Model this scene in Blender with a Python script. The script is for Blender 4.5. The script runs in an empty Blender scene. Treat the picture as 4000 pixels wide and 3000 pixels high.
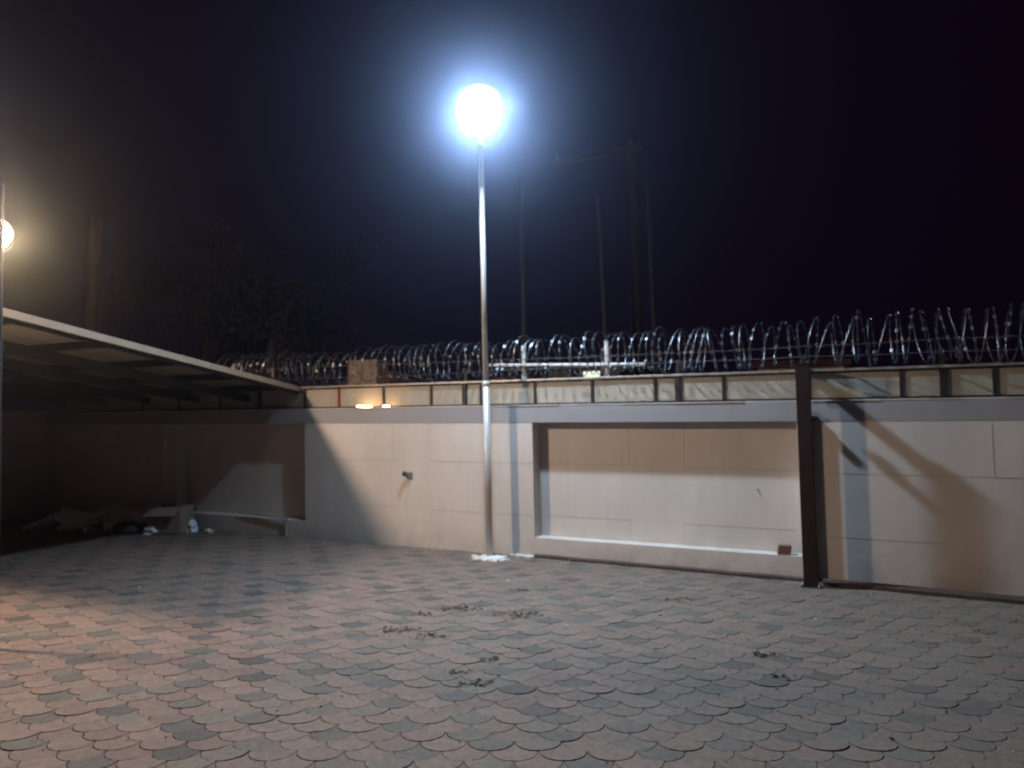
import bpy, bmesh, math, random
from mathutils import Vector, Matrix, noise
random.seed(7)
sc = bpy.context.scene
C = sc.collection
PI = math.pi

# ------------------------------------------------------------------ camera
FPX = 2900.0
YAW, PIT, ROL = -0.4679, 0.0491, -0.0216
K = -0.0135            # the yard falls gently to the right
D, EYE = 7.7116, 1.6   # camera distance from the wall face, eye height

cy, sy = math.cos(YAW), math.sin(YAW)
Fv = Vector((sy*math.cos(PIT), cy*math.cos(PIT), math.sin(PIT)))
R0 = Vector((cy, -sy, 0)); U0 = R0.cross(Fv)
Rv = math.cos(ROL)*R0 + math.sin(ROL)*U0
Uv = -math.sin(ROL)*R0 + math.cos(ROL)*U0
camd = bpy.data.cameras.new('camera'); cam = bpy.data.objects.new('camera', camd); C.objects.link(cam)
m = Matrix((Rv, Uv, -Fv)).transposed().to_4x4(); m.translation = Vector((0, -D, EYE))
cam.matrix_world = m
camd.sensor_width = 36; camd.lens = FPX/4000*36; camd.clip_end = 500; camd.clip_start = 0.05
camd.dof.use_dof = True; camd.dof.focus_distance = 1.6; camd.dof.aperture_fstop = 4.6
sc.camera = cam

# ------------------------------------------------------------------ world, view
w = bpy.data.worlds.new('World'); sc.world = w; w.use_nodes = True
w.node_tree.nodes['Background'].inputs[0].default_value = (0.78, 0.20, 0.95, 1)
w.node_tree.nodes['Background'].inputs[1].default_value = 0.0042
sc.view_settings.view_transform = 'Standard'; sc.view_settings.look = 'None'
sc.view_settings.exposure = 0; sc.view_settings.gamma = 1
sc.cycles.max_bounces = 6; sc.cycles.volume_bounces = 0
sc.cycles.sample_clamp_indirect = 4

# lamp strengths (the lamps themselves are built with their lanterns below)
COOL = (0.58, 0.78, 1.0); COOL_S = 3900
WARM = (1.0, 0.765, 0.575); WARM_S = 1030; WARM2_S = 150
HAZE = 0.0034

# ------------------------------------------------------------------ helpers
def W(u, v, h): return Vector((u, -v, h + K*u))
def ray(x, y): return Fv + Rv*((x-2000)/FPX) - Uv*((y-1500)/FPX)
def on_v(x, y, v=0.0):
    d = ray(x, y); t = (D-v)/d.y
    return (d.x*t, v, EYE + d.z*t - K*d.x*t)
def ground(x, y):
    d = ray(x, y); t = EYE/(K*d.x - d.z)
    return (d.x*t, D - d.y*t, 0.0)

def principled(name, col, rough=0.8, metal=0.0, var=0.12, scale=6.0, bump=0.15, bscale=60, spec=0.3, streak=None):
    mt = bpy.data.materials.new(name); mt.use_nodes = True; nt = mt.node_tree; N = nt.nodes; Lk = nt.links
    b = N['Principled BSDF']; b.inputs['Roughness'].default_value = rough; b.inputs['Metallic'].default_value = metal
    b.inputs['Specular IOR Level'].default_value = spec
    tc = N.new('ShaderNodeTexCoord')
    n = N.new('ShaderNodeTexNoise'); n.inputs['Scale'].default_value = scale; n.inputs['Detail'].default_value = 6; n.inputs['Roughness'].default_value = 0.65
    src = tc.outputs['Object']
    if streak:
        mp = N.new('ShaderNodeMapping'); mp.inputs['Scale'].default_value = streak; Lk.new(src, mp.inputs[0]); src = mp.outputs[0]
    Lk.new(src, n.inputs['Vector'])
    r = N.new('ShaderNodeValToRGB'); r.color_ramp.elements[0].position = 0.3; r.color_ramp.elements[1].position = 0.72
    r.color_ramp.elements[0].color = tuple(c*(1-var) for c in col)+(1,)
    r.color_ramp.elements[1].color = tuple(min(1, c*(1+var)) for c in col)+(1,)
    Lk.new(n.outputs['Fac'], r.inputs[0]); Lk.new(r.outputs[0], b.inputs['Base Color'])
    if bump:
        n2 = N.new('ShaderNodeTexNoise'); n2.inputs['Scale'].default_value = bscale; n2.inputs['Detail'].default_value = 4
        Lk.new(tc.outputs['Object'], n2.inputs['Vector'])
        bp = N.new('ShaderNodeBump'); bp.inputs['Strength'].default_value = bump; bp.inputs['Distance'].default_value = 0.01
        Lk.new(n2.outputs['Fac'], bp.inputs['Height']); Lk.new(bp.outputs[0], b.inputs['Normal'])
    return mt

def emission(name, col, s):
    mt = bpy.data.materials.new(name); mt.use_nodes = True; nt = mt.node_tree
    nt.nodes.remove(nt.nodes['Principled BSDF'])
    e = nt.nodes.new('ShaderNodeEmission'); e.inputs[0].default_value = tuple(col)+(1,); e.inputs[1].default_value = s
    nt.links.new(e.outputs[0], nt.nodes['Material Output'].inputs[0]); return mt

WL = {}
def wloc(o):
    return WL.get(o.name, Vector((0, 0, 0))) if o else Vector((0, 0, 0))

def tag(o, label=None, cat=None, group=None, kind=None):
    if label: o['label'] = label
    if cat: o['category'] = cat
    if group: o['group'] = group
    if kind: o['kind'] = kind
    return o

def empty(name, loc, label, cat, group=None):
    o = bpy.data.objects.new(name, None); C.objects.link(o); o.location = loc; o.empty_display_size = 0.1
    WL[o.name] = Vector(loc); return tag(o, label, cat, group)

class MB:
    def __init__(s): s.v = []; s.f = []; s.mi = []; s.cur = 0
    def add(s, vs, fs):
        b = len(s.v); s.v += [Vector(p) for p in vs]
        for f in fs: s.f.append([i+b for i in f]); s.mi.append(s.cur)
        return s
    def box(s, u0, u1, v0, v1, h0, h1):
        p = [W(u, v, h) for h in (h0, h1) for v in (v0, v1) for u in (u0, u1)]
        return s.add(p, [(0,1,3,2), (4,6,7,5), (0,4,5,1), (2,3,7,6), (0,2,6,4), (1,5,7,3)])
    def obox(s, c, ax, ay, az):   # oriented box: centre, half-axis vectors
        c, ax, ay, az = map(Vector, (c, ax, ay, az))
        p = [c+ax*i+ay*j+az*k for k in (-1,1) for j in (-1,1) for i in (-1,1)]
        return s.add(p, [(0,2,3,1), (4,5,7,6), (0,1,5,4), (2,6,7,3), (0,4,6,2), (1,3,7,5)])
    def tube(s, pts, r, n=8, cap=True):
        pts = [Vector(p) for p in pts]; rr = r if isinstance(r, (list, tuple)) else [r]*len(pts)
        rings = []; up = None
        for i, p in enumerate(pts):
            t = (pts[min(i+1, len(pts)-1)] - pts[max(i-1, 0)]).normalized()
            if up is None:
                a = Vector((0, 0, 1)) if abs(t.z) < 0.9 else Vector((1, 0, 0)); up = (a - t*a.dot(t)).normalized()
            else: up = (up - t*up.dot(t)).normalized()
            sd = t.cross(up)
            rings.append([p + (up*math.cos(2*PI*j/n) + sd*math.sin(2*PI*j/n))*rr[i] for j in range(n)])
        vs = [q for g in rings for q in g]; fs = []
        for i in range(len(pts)-1):
            for j in range(n):
                a, b = i*n+j, i*n+(j+1) % n; fs.append((a, b, b+n, a+n))
        if cap: fs.append(tuple(reversed(range(n)))); fs.append(tuple(range((len(pts)-1)*n, len(pts)*n)))
        return s.add(vs, fs)
    def lathe(s, c, prof, n=24):   # prof [(r,z)]
        c = Vector(c); vs = []; fs = []
        for r, z in prof:
            for j in range(n): vs.append(c + Vector((r*math.cos(2*PI*j/n), r*math.sin(2*PI*j/n), z)))
        for i in range(len(prof)-1):
            for j in range(n):
                a, b = i*n+j, i*n+(j+1) % n; fs.append((a, b, b+n, a+n))
        fs.append(tuple(reversed(range(n)))); fs.append(tuple(range((len(prof)-1)*n, len(prof)*n)))
        return s.add(vs, fs)
    def lump(s, c, r, sub=2, amp=0.25, sq=(1,1,1), seed=0, flat=None):
        bm = bmesh.new(); bmesh.ops.create_icosphere(bm, subdivisions=sub, radius=1)
        vs = []
        for q in bm.verts:
            d = q.co.normalized(); k = 1 + amp*noise.noise(d*1.7 + Vector((seed, seed*2, 0))) + amp*0.5*noise.noise(d*4 + Vector((seed*3, 1, 0)))
            p = Vector((d.x*sq[0], d.y*sq[1], d.z*sq[2]))*r*k
            if flat is not None and p.z < flat: p.z = flat
            vs.append(Vector(c)+p)
        fs = [[q.index for q in f.verts] for f in bm.faces]; bm.free()
        return s.add(vs, fs)
    def build(s, name, mats, parent=None, smooth=False, bevel=0, kind=None):
        L = wloc(parent)
        me = bpy.data.meshes.new(name); me.from_pydata([p-L for p in s.v], [], s.f)
        for mm in (mats if isinstance(mats, (list, tuple)) else [mats]): me.materials.append(mm)
        me.polygons.foreach_set('material_index', s.mi)
        if smooth: me.polygons.foreach_set('use_smooth', [True]*len(me.polygons))
        me.update()
        o = bpy.data.objects.new(name, me); C.objects.link(o)
        if parent: o.parent = parent
        WL[o.name] = L
        if bevel:
            bv = o.modifiers.new('bevel', 'BEVEL'); bv.width = bevel; bv.segments = 2; bv.limit_method = 'ANGLE'
        if kind: o['kind'] = kind
        return o

# ------------------------------------------------------------------ materials
M = {}
M['cream'] = principled('cream_plaster', (0.585, 0.53, 0.485), 0.9, var=0.10, scale=1.6, bump=0.18, bscale=28, streak=(1, 1, 0.45))
def add_splash(mt, amt=0.5):
    nt = mt.node_tree; N = nt.nodes; Lk = nt.links; b = N['Principled BSDF']; src = b.inputs['Base Color'].links[0].from_socket
    tc = N.new('ShaderNodeTexCoord'); sp = N.new('ShaderNodeSeparateXYZ'); Lk.new(tc.outputs['Object'], sp.inputs[0])
    n = N.new('ShaderNodeTexNoise'); n.inputs['Scale'].default_value = 3.0; n.inputs['Detail'].default_value = 8; n.inputs['Roughness'].default_value = 0.7
    Lk.new(tc.outputs['Object'], n.inputs['Vector'])
    h = N.new('ShaderNodeMapRange'); h.inputs[1].default_value = 0.02; h.inputs[2].default_value = 0.42; h.inputs[3].default_value = 1; h.inputs[4].default_value = 0
    Lk.new(sp.outputs[2], h.inputs[0])
    r_ = N.new('ShaderNodeMapRange'); r_.inputs[1].default_value = 0.42; r_.inputs[2].default_value = 0.68
    Lk.new(n.outputs['Fac'], r_.inputs[0])
    mp = N.new('ShaderNodeMapping'); mp.inputs['Scale'].default_value = (9, 9, 0.5); Lk.new(tc.outputs['Object'], mp.inputs[0])
    n2 = N.new('ShaderNodeTexNoise'); n2.inputs['Scale'].default_value = 1.0; n2.inputs['Detail'].default_value = 5; Lk.new(mp.outputs[0], n2.inputs['Vector'])
    r2 = N.new('ShaderNodeMapRange'); r2.inputs[1].default_value = 0.60; r2.inputs[2].default_value = 0.80; r2.inputs[4].default_value = 0.35; Lk.new(n2.outputs['Fac'], r2.inputs[0])
    m1 = N.new('ShaderNodeMath'); m1.operation = 'MULTIPLY'; Lk.new(h.outputs[0], m1.inputs[0]); Lk.new(r_.outputs[0], m1.inputs[1])
    m2 = N.new('ShaderNodeMath'); m2.operation = 'MAXIMUM'; Lk.new(m1.outputs[0], m2.inputs[0]); Lk.new(r2.outputs[0], m2.inputs[1])
    m3 = N.new('ShaderNodeMath'); m3.operation = 'MULTIPLY'; m3.inputs[1].default_value = amt; Lk.new(m2.outputs[0], m3.inputs[0])
    mx = N.new('ShaderNodeMix'); mx.data_type = 'RGBA'; mx.inputs[7].default_value = (0.30, 0.25, 0.21, 1)
    Lk.new(m3.outputs[0], mx.inputs[0]); Lk.new(src, mx.inputs[6]); Lk.new(mx.outputs[2], b.inputs['Base Color'])
add_splash(M['cream'])
M['joint'] = principled('scribed_joint', (0.34, 0.295, 0.265), 0.95, var=0.25, scale=9)
M['grey_band'] = principled('grey_paint', (0.30, 0.29, 0.30), 0.8, var=0.08, scale=2, bump=0.2, bscale=40)
M['edge_white'] = principled('lit_ledge_white', (0.62, 0.62, 0.60), 0.9, var=0.2, scale=8)
M['block'] = principled('rough_block', (0.25, 0.22, 0.2), 0.95, var=0.2, scale=3)
M['steel_dark'] = principled('dark_steel', (0.035, 0.028, 0.026), 0.55, 0.3, var=0.3, scale=20, bump=0.1)
M['post_brown'] = principled('brown_steel', (0.026, 0.013, 0.013), 0.6, 0.2, var=0.3, scale=12, bump=0.1)
M['rail_brown'] = principled('rusty_rail', (0.075, 0.052, 0.045), 0.7, 0.1, var=0.35, scale=15, bump=0.2)
M['red_paint'] = principled('red_paint', (0.22, 0.012, 0.010), 0.5, 0.0, var=0.2, scale=20, bump=0.05)
M['panel'] = principled('panel_sheet', (0.335, 0.295, 0.24), 0.55, 0.0, var=0.12, scale=3, bump=0.12, bscale=9, spec=0.4, streak=(1, 1, 0.5))
M['rail_light'] = principled('galvanised_rail', (0.42, 0.38, 0.34), 0.4, 0.5, var=0.2, scale=20, bump=0.05)
M['galv'] = principled('galvanised_pole', (0.52, 0.50, 0.48), 0.4, 0.2, var=0.12, scale=14, bump=0.04, streak=(1, 1, 0.15))
M['white_pipe'] = principled('white_pipe', (0.62, 0.57, 0.54), 0.5, 0.0, var=0.12, scale=12, bump=0.05)
M['wire'] = principled('razor_steel', (0.17, 0.175, 0.19), 0.40, 0.9, var=0.2, scale=30, bump=0.0, spec=0.5)
M['wire_dull'] = principled('dull_wire', (0.20, 0.20, 0.21), 0.4, 0.7, var=0.2, scale=30, bump=0.0)
M['concrete'] = principled('concrete_foot', (0.62, 0.60, 0.57), 0.95, var=0.15, scale=12, bump=0.5, bscale=50)
M['brick'] = principled('brick', (0.22, 0.125, 0.085), 0.95, var=0.3, scale=18, bump=0.5, bscale=80)
M['wood_pole'] = principled('wood_pole', (0.038, 0.017, 0.016), 0.9, var=0.3, scale=5, streak=(4, 4, 0.4))
M['conc_pole'] = principled('concrete_pole', (0.06, 0.055, 0.07), 0.9, var=0.15, scale=5)
M['leaf'] = principled('leaf', (0.018, 0.011, 0.008), 0.7, var=0.5, scale=2, bump=0)
M['bark'] = principled('bark', (0.09, 0.06, 0.045), 0.95, var=0.3, scale=8)
M['dry_leaf'] = principled('dry_leaf', (0.07, 0.056, 0.036), 0.9, var=0.5, scale=30, bump=0)
M['soil'] = principled('soil', (0.05, 0.045, 0.035), 0.95, var=0.4, scale=2)
M['sand'] = principled('joint_sand', (0.12, 0.10, 0.088), 0.95, var=0.3, scale=6)
M['canvas'] = principled('pale_sack', (0.72, 0.76, 0.82), 0.8, var=0.2, scale=10, bump=0.4, bscale=20)
M['cardboard'] = principled('cardboard', (0.24, 0.18, 0.14), 0.9, var=0.15, scale=10)
M['plank'] = principled('old_plank', (0.46, 0.38, 0.34), 0.9, var=0.3, scale=6, streak=(1, 1, 6))
M['rubber'] = principled('rubber', (0.05, 0.055, 0.055), 0.7, var=0.3, scale=20)
M['tan_wall'] = principled('tan_render', (0.48, 0.37, 0.29), 0.9, var=0.15, scale=3)
M['clay'] = principled('clay_roof', (0.26, 0.11, 0.06), 0.9, var=0.3, scale=6)
M['house_grey'] = principled('house_wall', (0.26, 0.25, 0.22), 0.9, var=0.2, scale=3)
M['house_dark'] = principled('house_roof', (0.10, 0.045, 0.045), 0.9, var=0.3, scale=3)
M['plastic_grey'] = principled('grey_plastic', (0.17, 0.15, 0.15), 0.5, var=0.1, scale=10, bump=0)
M['glow_cool'] = emission('lit_led_diffuser', COOL, COOL_S)
M['glow_bloom'] = emission('lamp_bloom_glow', COOL, 30)
M['glow_warm'] = emission('lit_warm_bulb', WARM, WARM_S)
M['glow_warm_small'] = emission('lit_small_warm_bulb', (1.0, 0.66, 0.32), WARM2_S)
M['glow_halo_disc'] = emission('lit_halo_disc', (1.0, 0.62, 0.26), 1350)
M['fascia'] = principled('cream_fascia', (0.34, 0.25, 0.17), 0.6, var=0.1, scale=5)
M['glow_window'] = emission('lit_window', (0.80, 0.90, 0.66), 1.3)
M['glow_strip'] = emission('lit_strip', (1.0, 0.58, 0.26), 60)

# roof sheet: thin plastic-coated sheet that lets a little light through
def sheet_mat():
    mt = principled('roof_sheet', (0.15, 0.13, 0.105), 0.6, var=0.12, scale=2, bump=0)
    nt = mt.node_tree; b = nt.nodes['Principled BSDF']; out = nt.nodes['Material Output']
    t = nt.nodes.new('ShaderNodeBsdfTranslucent'); t.inputs[0].default_value = (0.62, 0.50, 0.34, 1)
    mx = nt.nodes.new('ShaderNodeMixShader'); mx.inputs[0].default_value = 0.025
    nt.links.new(b.outputs[0], mx.inputs[1]); nt.links.new(t.outputs[0], mx.inputs[2]); nt.links.new(mx.outputs[0], out.inputs[0])
    return mt, mx
M['sheet'], _ = sheet_mat()

# paver material: colour per tile from a face attribute
def paver_mat():
    mt = bpy.data.materials.new('pavers'); mt.use_nodes = True; nt = mt.node_tree; N = nt.nodes; Lk = nt.links
    b = N['Principled BSDF']; b.inputs['Roughness'].default_value = 0.8; b.inputs['Specular IOR Level'].default_value = 0.3
    at = N.new('ShaderNodeAttribute'); at.attribute_name = 'tile'
    geo = N.new('ShaderNodeTexCoord')
    n = N.new('ShaderNodeTexNoise'); n.inputs['Scale'].default_value = 0.9; n.inputs['Detail'].default_value = 7; n.inputs['Roughness'].default_value = 0.7
    Lk.new(geo.outputs['Object'], n.inputs['Vector'])
    dr = N.new('ShaderNodeValToRGB'); dr.color_ramp.elements[0].position = 0.42; dr.color_ramp.elements[1].position = 0.72
    Lk.new(n.outputs['Fac'], dr.inputs[0])
    mx = N.new('ShaderNodeMix'); mx.data_type = 'RGBA'; mx.inputs[7].default_value = (0.182, 0.147, 0.115, 1)   # worn-in dust
    sc_ = N.new('ShaderNodeMath'); sc_.operation = 'MULTIPLY'; sc_.inputs[1].default_value = 0.5
    Lk.new(dr.outputs[0], sc_.inputs[0]); sx_ = N.new('ShaderNodeSeparateXYZ'); Lk.new(geo.outputs['Object'], sx_.inputs[0])
    mr = N.new('ShaderNodeMapRange'); mr.inputs[1].default_value = -4.5; mr.inputs[2].default_value = 0.5; mr.inputs[3].default_value = 0.0; mr.inputs[4].default_value = 0.45
    Lk.new(sx_.outputs[0], mr.inputs[0]); ad = N.new('ShaderNodeMath'); ad.operation = 'ADD'; ad.use_clamp = True
    Lk.new(sc_.outputs[0], ad.inputs[0]); Lk.new(mr.outputs[0], ad.inputs[1]); Lk.new(ad.outputs[0], mx.inputs[0]); Lk.new(at.outputs['Color'], mx.inputs[6])
    n3 = N.new('ShaderNodeTexNoise'); n3.inputs['Scale'].default_value = 25; n3.inputs['Detail'].default_value = 5
    Lk.new(geo.outputs['Object'], n3.inputs['Vector'])
    r3 = N.new('ShaderNodeMapRange'); r3.inputs[1].default_value = 0.3; r3.inputs[2].default_value = 0.7; r3.inputs[3].default_value = 0.82; r3.inputs[4].default_value = 1.15
    Lk.new(n3.outputs['Fac'], r3.inputs[0])
    ml = N.new('ShaderNodeMix'); ml.data_type = 'RGBA'; ml.blend_type = 'MULTIPLY'; ml.inputs[0].default_value = 1
    Lk.new(mx.outputs[2], ml.inputs[6]); Lk.new(r3.outputs[0], ml.inputs[7]); Lk.new(ml.outputs[2], b.inputs['Base Color'])
    n2 = N.new('ShaderNodeTexNoise'); n2.inputs['Scale'].default_value = 90; n2.inputs['Detail'].default_value = 4
    Lk.new(geo.outputs['Object'], n2.inputs['Vector'])
    bp = N.new('ShaderNodeBump'); bp.inputs['Strength'].default_value = 0.5; bp.inputs['Distance'].default_value = 0.006
    Lk.new(n2.outputs['Fac'], bp.inputs['Height']); Lk.new(bp.outputs[0], b.inputs['Normal'])
    return mt
M['paver'] = paver_mat()

# ------------------------------------------------------------------ ground
g = MB(); S = 90
g.add([(-S, -S, -0.02-K*-S*-1*1), (S, -S, -0.02+K*S), (S, S, -0.02+K*S), (-S, S, -0.02-K*S)], [(0, 1, 2, 3)])
g.v[0].z = -0.02-K*S
g.build('ground', M['soil'], kind='structure')
g = MB()   # sand bed under the pavers
a = [W(-13, -0.02, -0.011), W(6, -0.02, -0.011), W(6, 12, -0.011), W(-13, 12, -0.011)]
g.add(a, [(0, 1, 2, 3)]); g.build('paver_bedding', M['sand'], kind='structure')

def pavement():
    PH = math.radians(25.5); ex = Vector((math.cos(PH), math.sin(PH)))   # row direction in (u, -v)
    ey = Vector((-ex.y, ex.x))                                        # away from the camera
    Wd, r = 0.232, 0.104; R = Wd/2; n = 7
    prof = []
    for i in range(n+1):
        t = PI*i/n; prof.append((R*math.cos(t), -r*0.98*math.sin(t)))
    for i in range(1, 4):
        t = PI/2*i/4; prof.append((-R + R*math.sin(t), r - r*math.cos(t)))
    prof.append((0, r))
    for i in range(3, 0, -1):
        t = PI/2*i/4; prof.append((R - R*math.sin(t), r - r*math.cos(t)))
    m_ = len(prof); cen = (0.0, -0.08*r)
    vs, fs, cols = [], [], []
    rnd = random.Random(3)
    o = Vector((-3.904, -5.442))
    for j in range(-60, 110):
        for i in range(-60, 80):
            q = o + ex*((i + 0.5*(j % 2))*Wd) + ey*(j*r)
            u, v = q.x, -q.y
            if not (-12.6 < u < 4.5 and 0.03 < v < 10.5): continue
            if (q - Vector((0, -D))).dot(Vector((Fv.x, Fv.y))) < 1.2: continue
            grey = ((2*i + (j % 2) - 3*j) % 10 == 0)
            if rnd.random() < (0.05 if grey else 0.02): grey = not grey
            if grey:
                c = 0.078 + rnd.uniform(-0.02, 0.028); c = (c*1.06, c*0.97, c*0.87)
            else:
                c = rnd.uniform(0.86, 1.1); c = (0.182*c, 0.124*c, 0.100*c)
                if rnd.random() < 0.15: k_ = rnd.uniform(0.85, 1.1); c = (0.145*k_, 0.122*k_, 0.10*k_)
            tx, ty, dz = rnd.gauss(0, 0.010), rnd.gauss(0.004, 0.012), rnd.gauss(0, 0.0013)
            b = len(vs)
            for s_, z_ in ((0.966, 0.0), (0.990, -0.0035), (0.990, -0.012)):
                for (x, y) in prof:
                    x = cen[0] + (x-cen[0])*s_; y = cen[1] + (y-cen[1])*s_
                    p = q + ex*x + ey*y; zz = z_ + dz + x*tx + y*ty
                    vs.append((p.x, p.y, zz + K*p.x))
            fs.append(tuple(b+t for t in range(m_))[::-1]); cols.append(c)
            for rg in range(2):
                for t in range(m_):
                    a1 = b + rg*m_ + t; a2 = b + rg*m_ + (t+1) % m_
                    fs.append((a1, a2, a2+m_, a1+m_)); cols.append(tuple(k*0.9 for k in c))
    me = bpy.data.meshes.new('pavement'); me.from_pydata(vs, [], fs); me.materials.append(M['paver'])
    at = me.attributes.new('tile', 'FLOAT_COLOR', 'FACE')
    at.data.foreach_set('color', [x for c in cols for x in (c[0], c[1], c[2], 1)])
    me.update()
    bm = bmesh.new(); bm.from_mesh(me); bmesh.ops.recalc_face_normals(bm, faces=bm.faces); bm.to_mesh(me); bm.free()
    ob = bpy.data.objects.new('pavement', me); C.objects.link(ob); ob['kind'] = 'structure'
pavement()

# ------------------------------------------------------------------ boundary wall
H1, H2, H3 = 1.523, 1.722, 2.022
SILL = 0.215; RD = 0.18
uL0, uL1 = on_v(690, 1900)[0], on_v(1192, 1900)[0]
uR0, uR1 = on_v(2084, 1900)[0], on_v(3122, 1900)[0]
UA, UB = -12.8, 6.0
wall = empty('boundary_wall', W(-3, -0.2, 0), 'long cream plastered yard wall with grey top band and two sunken panels', 'wall')
mb = MB()
mb.box(UA, UB, -0.34, -RD, -0.3, H1)                  # core
mb.box(UA, UB, -RD, 0, -0.3, SILL)                    # plinth
mb.box(UA, uL0, -RD, 0, SILL, H1)
mb.box(uL1, uR0, -RD, 0, SILL, H1)
mb.box(uR1, UB, -RD, 0, SILL, H1)
mb.cur = 1
def seg(x0, y0, x1, y1, v=0.0, wd=0.004):
    p, q = on_v(x0, y0, v), on_v(x1, y1, v); e = 0.0015
    if abs(p[0]-q[0]) > abs(p[2]-q[2]):
        h = (p[2]+q[2])/2; mb.box(min(p[0], q[0]), max(p[0], q[0]), v, v+e, h-wd/2, h+wd/2)
    else:
        u = (p[0]+q[0])/2; mb.box(u-wd/2, u+wd/2, v, v+e, min(p[2], q[2]), max(p[2], q[2]))
seg(1230, 1795, 1560, 1797); seg(1680, 1800, 2080, 1812); seg(1680, 1655, 1680, 1800); seg(1535, 1655, 1535, 1797, 0, 0.003)
seg(1400, 1974, 1560, 1980); seg(1685, 1993, 2080, 2012); seg(1685, 1993, 1685, 2120); 
seg(2140, 1813, 2456, 1815, -RD); seg(2456, 1670, 2456, 1815, -RD); seg(2670, 1670, 2672, 1825, -RD); seg(2672, 1825, 3110, 1840, -RD)
seg(2140, 2015, 2463, 2031, -RD); seg(2463, 2031, 2463, 2105, -RD); seg(2674, 2045, 2674, 2120, -RD); seg(2674, 2045, 3110, 2074, -RD)
seg(3190, 1850, 3880, 1862); seg(3880, 1655, 3880, 1862); seg(3190, 2098, 3690, 2120); seg(3884, 1868, 4100, 1870, 0, 0.008)
mb.build('plaster_face', [M['cream'], M['joint']], wall)
mb = MB(); mb.box(UA, UB, -0.342, 0.003, H1, H2-0.006)
mb.build('top_band', M['grey_band'], wall)
mb = MB()                                             # thin uneven edge on the band, coloured white for the lamplit ledge
u = UA
while u < UB:
    du = random.uniform(0.25, 0.8); mb.box(u, min(u+du, UB), -0.345, 0.006+random.uniform(-0.002, 0.006), H2-0.006, H2+random.uniform(0.0, 0.004)); u += du+0.001
mb.build('lit_ledge', M['edge_white'], wall)
up_ = on_v(640, 1800)[0]
mb = MB(); mb.box(up_-0.09, up_+0.09, 0.0, 0.06, 0.0, H1-0.002); mb.build('pilaster', M['cream'], wall, bevel=0.006)

mb = MB(); mb.box(UA-0.25, UA-0.003, -0.3, 9.0, -0.3, 1.75)
tag(mb.build('side_wall', M['cream']), 'shaded plaster wall meeting the long wall under the canopy', 'wall')

# ------------------------------------------------------------------ sheet panel fence on top of the wall
PV = -0.15
fen = empty('panel_fence', W(-3, PV, H2), 'low fence of pale sheet panels in a dark steel frame on top of the wall', 'fence')
bars = [560, 700, 860, 1016, 1193, 1325, 1499, 1685, 1816, 1879, 2089, 2313, 2559, 2648, 2826, 3146, 3522, 3685, 3887, 4300]
thick = {1016, 1816, 2648, 3685, 3146}
ub = [(x, on_v(x, 1520, PV)[0]) for x in bars]
mb = MB(); mb.box(UA, UB, PV-0.012, PV+0.012, H2+0.003, H2+0.024); mb.build('bottom_rail', M['steel_dark'], fen)
mb = MB(); mb.box(UA, UB, PV-0.015, PV+0.030, H3-0.015, H3+0.008); mb.build('top_rail', M['rail_light'], fen, bevel=0.003)
mb = MB(); mb.box(UA, UB, PV-0.012, PV+0.018, H3-0.032, H3-0.0152); mb.build('under_rail', M['steel_dark'], fen)
prev = UA
for x, u in ub + [(None, UB)]:
    if x is not None:
        hw = 0.026 if x in thick else 0.014; top = H3+0.16 if x in thick else H3-0.033
        mb = MB(); mb.box(u-hw, u+hw, PV-0.03, PV+(0.028 if x in thick else 0.016), H2+0.0245, H3-0.033)
        if x in thick: mb.box(u-hw*0.8, u+hw*0.8, PV-0.045, PV-0.0155, H3-0.0329, top)
        o = mb.build('post', M['red_paint'] if x == 1325 else M['steel_dark'], fen)
        if x == 1325: o['label'] = 'post painted bright red'
    else: hw = 0
    a0, a1 = prev+0.002, u-hw-0.002
    n = max(2, int((a1-a0)/0.06)); ph = random.uniform(0, 6); am = random.uniform(0.0006, 0.0018)
    mb = MB(); vs = []; fs = []
    for i in range(n+1):
        for jj in range(5):
            uu = a0+(a1-a0)*i/n; hh = H2+0.025+(H3-0.033-H2-0.025)*jj/4
            vs.append(W(uu, PV-0.004+am*math.sin(ph+i*0.9)*math.sin(PI*jj/4)+random.uniform(-.0002, .0002), hh))
    for i in range(n):
        for jj in range(4): fs.append((i*5+jj, (i+1)*5+jj, (i+1)*5+jj+1, i*5+jj+1))
    nb = len(vs); vs2 = [p+Vector((0, 0.004, 0)) for p in vs]
    fs2 = [tuple(reversed([q+nb for q in f])) for f in fs]
    mb.add(vs+vs2, fs+fs2); mb.build('sheet_panel', M['panel'], fen, smooth=True)
    prev = u+hw

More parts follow.
